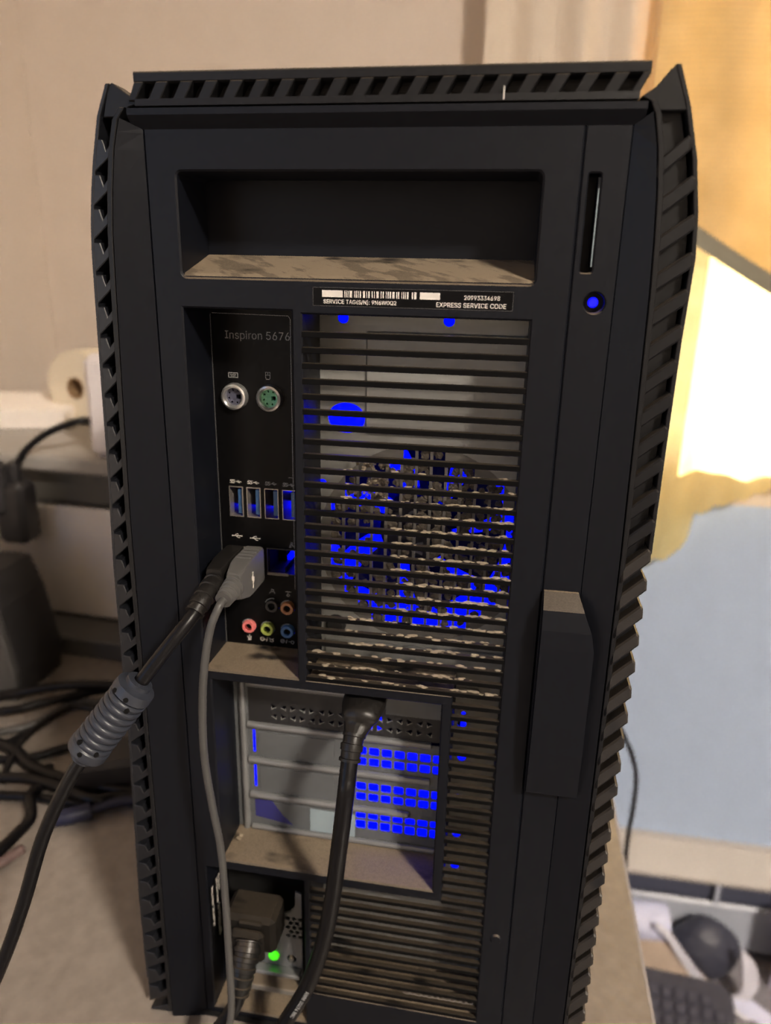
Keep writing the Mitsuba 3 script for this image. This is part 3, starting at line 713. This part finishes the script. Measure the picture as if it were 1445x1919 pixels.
# black USB cable with ferrite core
b = thing("usb_cable", "black USB cable with a ribbed grey ferrite core hanging over the left edge", "cable")
add(b + "__plug", plug(-69.2, 262.6, 9.0, 16.4, -2.0, 25.4, 0.86), "black_plug", smooth=35)
relief(b + "__strain_relief", [(-69.2, -1.5, 262.4), (-69.6, -7, 261.4), (-70.6, -13, 259.0), (-72.0, -18, 255.6)], 4.6, 3.8, 4, "black_plug")
BC = [(-70.8, -14, 258.4), (-72.4, -20, 254.6), (-77.0, -26, 248.0), (-84.6, -32, 237.4), (-91.2, -36, 228.1), (-100.9, -40, 215.4), (-110.9, -44, 201.2), (-119.9, -48, 185.7), (-131.8, -52, 159.6), (-142.6, -56, 126.7), (-153.1, -60, 98.3), (-168, -64, 66), (-186, -70, 34), (-208, -80, 9), (-240, -100, 3.2), (-300, -130, 3.2)]
add(b + "__cord", tube(BC, 3.0, 14), "black_cord", smooth=True)
fa, fb = np.array([-90.6, -35.8, 229.4]), np.array([-111.9, -44.4, 200.0])
ax = (fb - fa) / np.linalg.norm(fb - fa)
Lf = np.linalg.norm(fb - fa)
prof = [(3.0, -2.6), (5.6, -2.4), (5.6, -0.4), (6.6, 0.0), (8.4, 0.5)]
nr = 12
h0 = 5.0
prof += [(8.7, 3.0), (8.7, 4.6)]
n_rib = 8
for i in range(n_rib):
    a_ = h0 + i * (Lf - 2 * h0) / n_rib
    s_ = (Lf - 2 * h0) / n_rib
    prof += [(7.3, a_ + 0.02), (7.3, a_ + 0.45), (8.0, a_ + 0.75), (8.5, a_ + s_ * 0.45), (8.5, a_ + s_ * 0.65), (8.1, a_ + s_ - 0.3)]
prof += [(8.7, Lf - 4.6), (8.7, Lf - 1.4), (8.4, Lf - 0.6), (6.2, Lf), (6.2, Lf + 0.6), (5.2, Lf + 0.8), (5.2, Lf + 2.8), (3.0, Lf + 3.2)]
core = lathe(prof, fa, ax, 28)
add(b + "__ferrite_core", core, "ferrite_grey", smooth=35, label="ribbed grey ferrite core")
# small dimples on the core, on the side towards the viewer
u = np.cross(ax, [0, 0, 1.0]); u /= np.linalg.norm(u); w_ = np.cross(ax, u)
eye = np.array([51, -280, 392.0])
for t_, da in ((3.4, 0.0), (3.8, 0.75), (7.2, -0.35), (Lf - 7.0, 0.55), (Lf - 3.4, 0.15), (Lf - 6.6, -0.5)):
    c_ = fa + ax * t_
    e_ = eye - c_; e_ -= ax * (e_ @ ax); e_ /= np.linalg.norm(e_)
    s_ = np.cross(ax, e_)
    nrm = e_ * math.cos(da) + s_ * math.sin(da)
    add(b + "__ferrite_core__dimple", lathe([(0, 7.6), (1.05, 7.6), (1.05, 8.85), (0, 8.85)], c_, nrm, 14), "groove_black")
# HDMI cable
hd = thing("display_cable", "thick black display cable with a moulded plug hanging from the graphics card slot", "cable")
pts = [m3.Manifold.sphere(1.0, 20).scale((rx, ry, rz)).translate(c_) for c_, rx, ry, rz in
       [((-3.9, 22, 205.0), 10.0, 4, 5.6), ((-3.7, 7, 205.4), 10.2, 6, 5.8), ((-3.9, 0, 203.2), 8.8, 5.0, 5.6)]]
body = m3.Manifold.batch_hull(pts)
neck = m3.Manifold.batch_hull([m3.Manifold.sphere(1.0, 20).scale((7.4, 4.5, 4.6)).translate((-4.2, 1, 201.5)), m3.Manifold.sphere(1.0, 20).scale((4.7, 4.7, 4)).translate((-5.6, -6, 196.0))])
mm = (body + neck).refine_to_length(2.0).to_mesh()
mm = trimesh.Trimesh(mm.vert_properties[:, :3], mm.tri_verts)
trimesh.smoothing.filter_taubin(mm, iterations=8)
add(hd + "__plug", mm, "black_plug", smooth=True)
relief(hd + "__strain_relief", [(-5.5, -5, 197), (-5.9, -8.5, 192.5), (-6.2, -11.5, 187)], 4.8, 4.4, 2, "black_plug")
HC = [(-5.4, -4, 198), (-6.2, -11, 188), (-6.4, -15, 181), (-6.6, -18, 173.5), (-8.7, -20, 149.4), (-12.4, -20, 115.3), (-17.0, -20, 88.7), (-25.1, -20, 59.8), (-38.0, -23, 32.2), (-49, -34, 11), (-58, -62, 4.6), (-66, -110, 4.3), (-70, -170, 4.3)]
add(hd + "__cord", tube(HC, 3.9, 18), "black_cord", smooth=True)
hp_ = spline(HC, 30)
def on_cord(s, h, i0, r):
    """lettering laid along the display cord on its viewer side"""
    m = meshkit.text_mesh(s, h, 0.1, True)
    v = np.array(m.vertices)
    seg = np.r_[0, np.cumsum(np.linalg.norm(np.diff(hp_, axis=0), axis=1))]
    s0 = seg[i0]
    tt = np.gradient(hp_, axis=0); tt /= np.linalg.norm(tt, axis=1, keepdims=True)
    out = []
    for x_, y_, d_ in v:
        q = np.array([np.interp(s0 + x_, seg, hp_[:, k]) for k in range(3)])
        t_ = np.array([np.interp(s0 + x_, seg, tt[:, k]) for k in range(3)]); t_ /= np.linalg.norm(t_)
        e_ = eye - q; e_ -= t_ * (e_ @ t_); e_ /= np.linalg.norm(e_)
        s_ = np.cross(e_, t_)
        al = (y_ - h / 2) / r
        out.append(q + (r + 0.05 + d_) * (e_ * math.cos(al + 0.35) + s_ * math.sin(al + 0.35)))
    m.vertices = np.array(out)
    return m
add(hd + "__print", on_cord("AWM 20276 80C", 1.7, 9 * 30 - 62, 3.9), "print_grey", label="worn pale lettering along the cord")
# power cable
pw = thing("power_cable", "dusty black mains cable plugged into the power supply low on the left", "cable")
add(pw + "__plug", [bx(-73.0, -45.8, -6, 13.5, 58.5, 81.0, 2.4), bx(-68.5, -50.5, -11.0, -5.5, 57, 76, 2.2), bx(-64.5, -52, -7.4, 8, 76, 79.6, 0.8)], "dusty_plug")
relief(pw + "__strain_relief", [(-58.2, -9, 70.0), (-58.0, -13.5, 66.5), (-58.4, -19, 60.0), (-59.6, -23, 51.5)], 6.4, 4.9, 6, "black_rubber")
PC = [(-59.0, -21.5, 55), (-60.4, -24.5, 47), (-65, -27, 38), (-72, -29, 27), (-83, -33, 15), (-104, -44, 5.5), (-150, -70, 3.9), (-240, -120, 3.9)]
add(pw + "__cord", tube(PC, 3.8, 14), "black_cord", smooth=True)

# ------------------------------------------------------------------ left background: printer and what stands on it
pri("printer_grey", (0.065, 0.063, 0.058), 0.5)
pri("printer_light", (0.27, 0.255, 0.235), 0.5)
pri("printer_dark", (0.050, 0.048, 0.046), 0.5)
pri("white_matte", (0.86, 0.81, 0.75), 0.6)
pri("white_plastic", (0.70, 0.66, 0.66), 0.4)
pri("cream_paper", (0.66, 0.59, 0.47), 0.8, spec=0.2)
pri("core_card", (0.22, 0.14, 0.075), 0.9, spec=0.1)
pri("matte_black", (0.014, 0.013, 0.014), 0.45)
pri("stand_grey", (0.024, 0.023, 0.024), 0.5, spec=0.3)
pri("shaded_blue", (0.012, 0.014, 0.034), 0.4, spec=0.3)  # plug blue darkened to carry the shadow it lies in
pri("rose_cord", (0.11, 0.072, 0.066), 0.5)
pr = thing("printer", "dark grey printer with a white front tray at the back left of the desk", "printer")
def yaw(m, deg, c=(-380, 400)):
    m.apply_transform(trimesh.transformations.rotation_matrix(math.radians(deg), [0, 0, 1], [c[0], c[1], 0]))
    return m
YW = -3.0
add(pr + "__body", yaw(bx(-655, -170, 402, 640, 22, 150, 3), YW), "printer_dark")
add(pr + "__top_case", yaw(bx(-665, -165, 386, 650, 190, 207, 3), YW), "printer_light")
add(pr + "__middle_band", yaw(bx(-655, -170, 412, 640, 150, 190, 1), YW), "printer_grey")
add(pr + "__front_tray", yaw(bx(-645, -325, 396, 402.5, 23, 150, 2), YW), "white_matte", label="white front tray flap")
add(pr + "__base", yaw(bx(-650, -175, 350, 640, 0, 21, 2), YW), "printer_dark")
tr_ = thing("label_roll", "cream roll of labels standing on the printer", "roll")
roll = lathe([(13.0, 0), (45, 0), (45.4, 1), (45.4, 39), (45, 40), (13.0, 40), (13.0, 0)], (0, 0, 0), (0, 1, 0), 48)
yaw(roll, -14, (0, 0)); roll.apply_translation((-472, 545, 252.5))
add(tr_ + "__paper", roll, "cream_paper", smooth=40)
co = lathe([(11.0, -0.6), (13.2, -0.6), (13.2, 40.6), (11.0, 40.6), (11.0, -0.6)], (0, 0, 0), (0, 1, 0), 32)
yaw(co, -14, (0, 0)); co.apply_translation((-472, 545, 252.5))
add(tr_ + "__core", co, "core_card", smooth=40)
add("white_device", bx(-368, -318, 391, 420, 207, 312, 8), "white_plastic", smooth=30, label="tall white plastic device standing on the printer right of the label roll", cat="device")
wb = bx(-75, 75, -70, 70, 0, 24, 2)
yaw(wb, 16, (0, 0)); wb.apply_translation((-560, 560, 207.2))
add("white_box", wb, "white_matte", label="low white box on the printer at the left edge", cat="box")
cb = thing("black_adapter", "black adapter hanging on a cable in front of the printer tray", "adapter")
add(cb + "__cable", tube([(-350, 442, 214), (-366, 424, 236), (-378, 405, 243), (-393, 396, 239), (-413, 390, 230), (-431, 380, 214), (-440, 376, 198), (-441, 374, 185)], 3.6, 10), "black_cord", smooth=True)
add(cb + "__body", bx(-462, -427, 358, 388, 118, 184, 6), "matte_black", smooth=30)
add(cb + "__plug", bx(-448, -436, 366, 380, 182, 204, 3), "matte_black")
add(cb + "__connector", bx(-470, -445, 352, 372, 150, 206, 5), "stand_grey", smooth=30)
ms = thing("stand_foot", "dark grey sloping stand foot on the desk at the left edge", "stand")
add(ms + "__foot", bev(Polygon([(-640, 0.4), (-386, 0.4), (-383, 30), (-394, 92), (-405, 122), (-640, 124)]), 262, 330, 3), "stand_grey")
add(ms + "__ridge", bev(Polygon([(-406, 1), (-386, 1), (-383, 30), (-394, 92), (-405, 118), (-411, 118), (-400, 60)]), 256, 263, 1.5), "printer_dark")

# tangle of cables on the desk: each a thing
tangle = [
    ([(-430, 225), (-392, 227), (-367, 230), (-345, 245), (-312, 273), (-289, 289), (-250, 300)], 4.0, "black_cord", 14, "black cable curving furthest back in the tangle on the desk"),
    ([(-420, 196), (-375, 204), (-345, 220), (-334, 248), (-319, 264), (-283, 267), (-230, 258)], 3.4, "grey_cord", 6, "grey cable with a pale highlight in the desk tangle"),
    ([(-400, 176), (-362, 187), (-346, 208), (-340, 237), (-336, 265), (-337, 294)], 3.2, "black_cord", 3.2, "thin black cable running back beside the stand foot"),
    ([(-420, 200), (-366, 192), (-334, 183), (-309, 167), (-278, 157), (-244, 154), (-205, 156), (-150, 170)], 5.0, "black_cord", 9, "thick black cable crossing in front of the dark block"),
    ([(-322, 150), (-327, 166), (-332, 192), (-328, 223), (-314, 247), (-266, 244), (-220, 250)], 3.0, "black_cord", 13, "black cable looping around to the dark block"),
    ([(-380, 130), (-322, 134), (-288, 138), (-253, 138), (-231, 147), (-206, 149), (-140, 158)], 3.8, "black_cord", 4, "black cable nearest the viewer across the desk"),
    ([(-300, 60), (-276, 73), (-269, 97), (-270, 112), (-285, 133), (-284, 152), (-296, 172)], 4.2, "black_cord", 11, "black cable end bending towards the viewer at the left edge"),
    ([(-300, 52), (-285, 60), (-270, 72), (-262, 89)], 3.6, "rose_cord", 4, "short brownish pink cable end at the left edge"),
    ([(-400, 156), (-333, 149), (-296, 149), (-265, 143), (-235, 137), (-212, 148), (-140, 150)], 4.4, "black_cord", 12, "black cable lying on top of the front tangle"),
    ([(-420, 250), (-380, 252), (-340, 262), (-300, 272), (-250, 284), (-190, 292)], 4.2, "black_cord", 22, "black cable lying highest at the back of the tangle"),
    ([(-410, 168), (-352, 172), (-318, 182), (-296, 200), (-262, 214), (-214, 216)], 3.8, "black_cord", 4, "black cable running behind the dark block"),
]
for pts_, r_, mt_, h_, lb_ in tangle:
    n_ = len(pts_)
    P3 = [(x_, y_, (r_ + (h_ - r_) * (math.sin(math.pi * i_ / (n_ - 1)) if h_ > r_ else 1))) for i_, (x_, y_) in enumerate(pts_)]
    add("tangled_cable", tube(P3, r_, 10, 8), mt_, smooth=True, label=lb_, cat="cable")
pb = bx(-42, 42, -20, 20, 0, 30, 4)  # dark block added to stand in for a black shadow on the desk
yaw(pb, 24, (0, 0)); pb.apply_translation((-226, 178, 0.2))
add("power_brick", pb, "matte_black", label="dark block added for the black shadow on the desk left of the computer", cat="dark block")
bp = thing("network_plug", "blue cable plug with shadow darkness in its colour in front of the dark block", "plug")
add(bp + "__body", tube([(-258, 117, 6), (-246, 122, 6.5), (-234, 130, 7)], 6.2, 14, 5), "shaded_blue", smooth=50)
add(bp + "__cord", tube([(-235, 129.5, 7), (-215, 143, 8), (-190, 152, 5), (-140, 165, 4)], 3.4, 10), "shaded_blue", smooth=True)

# ------------------------------------------------------------------ right background: curtains, heater, things on the floor
def weave(p, n, uv):
    a = 0.5 + 0.5 * dr.sin(p.z * 2 * math.pi / 0.0062 + 1.2 * noise(p.x * 30, p.z * 30, 1.0))
    b_ = 0.5 + 0.5 * dr.sin(p.x * 2 * math.pi / 0.0064)
    s = fbm(p.x * 22, p.z * 22, 2.0, 3)
    k = 0.80 + 0.20 * a * (0.6 + 0.4 * b_)
    return mix((0.50, 0.35, 0.16), (0.70, 0.515, 0.27), s) * k
def weave_pale(p, n, uv):
    a = 0.5 + 0.5 * dr.sin(p.z * 2 * math.pi / 0.005)
    return mix((0.80, 0.66, 0.32), (0.90, 0.78, 0.44), fbm(p.x * 30, p.z * 30, 2.0, 3)) * (0.9 + 0.1 * a)
scene["burlap"] = {"type": "principledthin", "base_color": mikit.proc(weave), "roughness": 0.8, "spec_trans": 0.0, "diff_trans": 0.34, "eta": 1.3}
scene["pale_cloth"] = {"type": "principledthin", "base_color": mikit.proc(weave_pale), "roughness": 0.8, "spec_trans": 0.0, "diff_trans": 1.25, "eta": 1.3}
scene["white_cloth"] = {"type": "principledthin", "base_color": rgb(0.66, 0.58, 0.48), "roughness": 0.8, "spec_trans": 0.0, "diff_trans": 0.25, "eta": 1.3}
pri("hem_grey", (0.20, 0.185, 0.14), 0.9, spec=0.1)

def drape(x0, x1, zbot, ztop, yfun, nx=120, nz=30):
    """a hanging cloth: zbot and ztop are functions of x, yfun(x, z) is its depth"""
    X = np.linspace(x0, x1, nx)
    t = np.linspace(0, 1, nz)
    V = []
    for x in X:
        zz_ = zbot(x) + (ztop(x) - zbot(x)) * t
        V += [(x, yfun(x, z), z) for z in zz_]
    i, j = [q.ravel() for q in np.meshgrid(np.arange(nx - 1), np.arange(nz - 1), indexing="ij")]
    q = i * nz + j
    F = np.vstack([np.stack([q, q + nz, q + nz + 1], 1), np.stack([q, q + nz + 1, q + 1], 1)])
    return trimesh.Trimesh(np.array(V, float), F, process=False)

hemz = lambda x: 441 + (x - 300) * (-0.56) + (6 * math.sin(x / 60) if x > 420 else 0)
bc = thing("burlap_valance", "tan burlap valance with a slanting grey hem across the window", "curtain")
yv = lambda x, z: 800 + 6 * math.sin(x / 55 + 0.6) + 2.5 * math.sin(x / 23)
add(bc + "__cloth", drape(204, 1250, lambda x: max(hemz(x), 120), lambda x: 1180, yv), "burlap", smooth=True)
add(bc + "__hem", drape(204, 1250, lambda x: max(hemz(x), 120) - 14, lambda x: max(hemz(x), 120) + 10, lambda x, z: yv(x, z) - 2.5, nz=4), "hem_grey", smooth=True)
# pale inner curtain reaching below the window
def low(x):
    base = np.interp(x, [200, 278, 300, 313, 326, 337, 340, 395, 450, 1400], [-60, -22, -12, -10, 4, 18, 58, 88, 110, 130])
    return base + 2.5 * math.sin(x / 4.1) + 1.5 * math.sin(x / 1.7)
yc = lambda x, z: 826 + 5 * math.sin(x / 17) * min(1, max(0, (700 - z) / 300 + 0.6)) + 2 * math.sin(x / 7.3)
pc_ = thing("pale_curtain", "pale yellow backlit inner curtain with a ragged lower edge", "curtain")
add(pc_ + "__cloth", drape(196, 1300, low, lambda x: 1190, yc, nx=260), "pale_cloth", smooth=True)
# white pleated curtain left of the burlap
wc = thing("white_curtain", "white pleated curtain hanging behind the top of the computer", "curtain")
def ywc(x, z):
    return 812 + 7 * math.sin((x - 20) / 9.5 + 0.002 * z) + 5 * math.sin(x / 23.0)
add(wc + "__cloth", drape(-10, 212, lambda x: 120, lambda x: 1190, ywc, nx=120), "white_cloth", smooth=True)
rod = thing("curtain_rod", "white curtain rod above the window", "curtain rod")
add(rod + "__pole", tube([(-60, 815, 1192), (600, 815, 1192), (1400, 815, 1192)], 9, 14, 4), "frame_white", smooth=50)
for x in (-50, 1390):
    add(rod + "__bracket", bx(x - 8, x + 8, 815, 862, 1180, 1204, 2), "frame_white")

# baseboard heater
pri("heater_cream", (0.42, 0.385, 0.35), 0.45)
pri("heater_blue_lit", (0.40, 0.43, 0.50), 0.4)  # white body with the bluish light mixed into its colour
pri("heater_slot", (0.050, 0.055, 0.085), 0.6)
bh = thing("baseboard_heater", "long baseboard heater under the window with a dark slot", "heater")
add(bh + "__top_cover", extx([(860, -546), (860, -558), (806, -590), (800, -590), (800, -584), (846, -546)], -100, 1800), "heater_cream")
add(bh + "__slot", extx([(858, -562), (858, -720), (815, -720), (815, -586)], -95, 1795), "heater_slot")
add(bh + "__front_panel", extx([(800, -636), (806, -630), (812, -636), (812, -722), (800, -722)], -100, 1800), "heater_blue_lit")
for x in (470, 820, 120):
    add(bh + "__bracket", bx(x - 4, x + 4, 802, 814, -640, -588), "heater_blue_lit")
add(bh + "__end_foot", bx(-98, -60, 802, 858, -740, -720), "heater_blue_lit")
add(bh + "__end_foot", bx(1760, 1798, 802, 858, -740, -720), "heater_blue_lit")

rc = thing("wall_cable", "black cable hanging down behind the right edge of the desk", "cable")
add(rc + "__cord", tube([(60, 640, 2.8), (110, 632, 2.8), (150, 606, 4), (170, 588, -22), (190, 566, -70), (209, 551, -114), (224, 550, -148), (238, 550, -176), (248, 550, -210), (250.3, 550, -255), (249.5, 550, -315), (255, 552, -400), (268, 556, -560), (280, 560, -700), (300, 590, -735), (360, 640, -736)], 2.7, 12), "black_cord", smooth=True)

# things on the floor at the lower right, bluish light mixed into most colours
pri("tan_card", (0.42, 0.33, 0.26), 0.8, spec=0.2)
pri("white_blue_lit", (0.56, 0.58, 0.76), 0.5)
pri("paper_blue_lit", (0.60, 0.60, 0.68), 0.6)
pri("bag_dark", (0.032, 0.034, 0.052), 0.5)
pri("key_black", (0.030, 0.030, 0.048), 0.5)
pri("keyboard_black", (0.020, 0.020, 0.034), 0.5)
pri("chair_grey", (0.26, 0.25, 0.32), 0.7)
def floor_rot(m, a, axis, c):
    m.apply_transform(trimesh.transformations.rotation_matrix(math.radians(a), axis, c))
    return m
kb = thing("keyboard", "black keyboard leaning on the floor beside the desk", "keyboard")
KO = np.array([300.0, 560.0, -700.0])
def kplace(m):
    m.apply_transform(trimesh.transformations.rotation_matrix(math.radians(22), [1, 0, 0], [0, 0, 0]))
    m.apply_transform(trimesh.transformations.rotation_matrix(math.radians(-4), [0, 0, 1], [0, 0, 0]))
    m.apply_translation(KO)
    return m
add(kb + "__body", kplace(extz(rrect(-40, 152, -40, 118, 26, 5), 0, 14)), "keyboard_black")
for i in range(9):
    for j in range(7):
        if i == 8 and j == 6: continue
        add(kb + "__key", kplace(bx(-30 + i * 19, -14 + i * 19, -34 + j * 19, -18 + j * 19, 13, 19, 2.5)), "key_black")
cd = thing("cardboard_sheet", "tan cardboard sheet with a pale edge strip on the floor behind the keyboard", "cardboard")
a_ = [(330, 735, -716), (345, 720, -684), (380, 716, -668), (420, 712, -680)]
sheet_pts = np.array([[(300, 722, -655), (360, 722, -648), (398, 720, -662), (440, 712, -698), (486, 700, -748 + 14)], [(300, 690, -726), (360, 690, -727), (410, 690, -728), (440, 690, -730), (470, 680, -736)]], float)
def strip_mesh(A, B, th):
    A, B = spline(A, 8), spline(B, 8)
    n = len(A)
    d = np.array([0, th, -th * 0.4])
    V = np.vstack([A, B, A + d, B + d])
    F = []
    for i in range(n - 1):
        for o, s in ((0, 1), (2 * n, -1)):
            q = [[o + i, o + n + i, o + n + i + 1], [o + i, o + n + i + 1, o + i + 1]]
            F += q if s > 0 else [t[::-1] for t in q]
        for o in (0, n):
            F += [[o + i, o + i + 1, o + 2 * n + i + 1], [o + i, o + 2 * n + i + 1, o + 2 * n + i]]
    m = trimesh.Trimesh(V, np.array(F), process=False)
    m.fix_normals()
    return m
add(cd + "__sheet", strip_mesh(*sheet_pts, 4), "tan_card")
add(cd + "__edge_strip", strip_mesh([(352, 716, -606), (378, 716, -622), (404, 714, -655), (446, 706, -702), (500, 694, -732)], [(352, 712, -612), (372, 712, -632), (396, 710, -668), (436, 702, -714), (488, 690, -737)], 4), "paper_blue_lit", label="pale edge strip")
pr_ = thing("paper_roll", "white paper roll lying on the floor by the desk edge", "roll")
add(pr_ + "__paper", lathe([(8, 0), (30, 0), (31, 1), (31, 129), (30, 130), (8, 130), (8, 0)], (250, 744, -638), (1, 0.06, 0), 32), "white_blue_lit", smooth=40)
add(pr_ + "__core", lathe([(6.5, -1), (8.2, -1), (8.2, 131), (6.5, 131), (6.5, -1)], (250, 744, -638), (1, 0.06, 0), 20), "core_card")
bg = trimesh.creation.icosphere(subdivisions=4, radius=1)
v = np.array(bg.vertices)
v *= (1 + 0.22 * (meshkit.fbm(v * 1.7 + 5, 3, 3) - 0.5))[:, None]
bg.vertices = v * (56, 40, 54) + (448, 760, -688)
bg.vertices[:, 2] = np.maximum(bg.vertices[:, 2], -739.5)
add("dark_bag", bg, "bag_dark", smooth=True, label="dark slate bag on the floor in front of the heater", cat="bag")
wsp = thing("white_strap", "broad white curved strap on the floor right of the dark bag", "strap")
add(wsp + "__band", strip_mesh([(486, 712, -628), (512, 706, -652), (520, 700, -690), (512, 694, -716), (540, 686, -734)], [(488, 704, -640), (492, 702, -666), (494, 696, -700), (470, 690, -722), (500, 676, -738)], 5), "paper_blue_lit")
add(wsp + "__band", strip_mesh([(512, 694, -712), (545, 684, -728), (580, 668, -736)], [(468, 692, -716), (512, 676, -734), (560, 654, -738)], 5), "white_blue_lit")
ch = thing("grey_drape", "grey lilac fabric hanging at the right edge of the floor", "fabric")
add(ch + "__cloth", drape(556, 760, lambda x: -738, lambda x: -560 + 0.5 * (x - 556), lambda x, z: 752 - 0.28 * (z + 740) * 0.4 + 6 * math.sin(x / 9.0), nx=60, nz=14), "chair_grey", smooth=True)
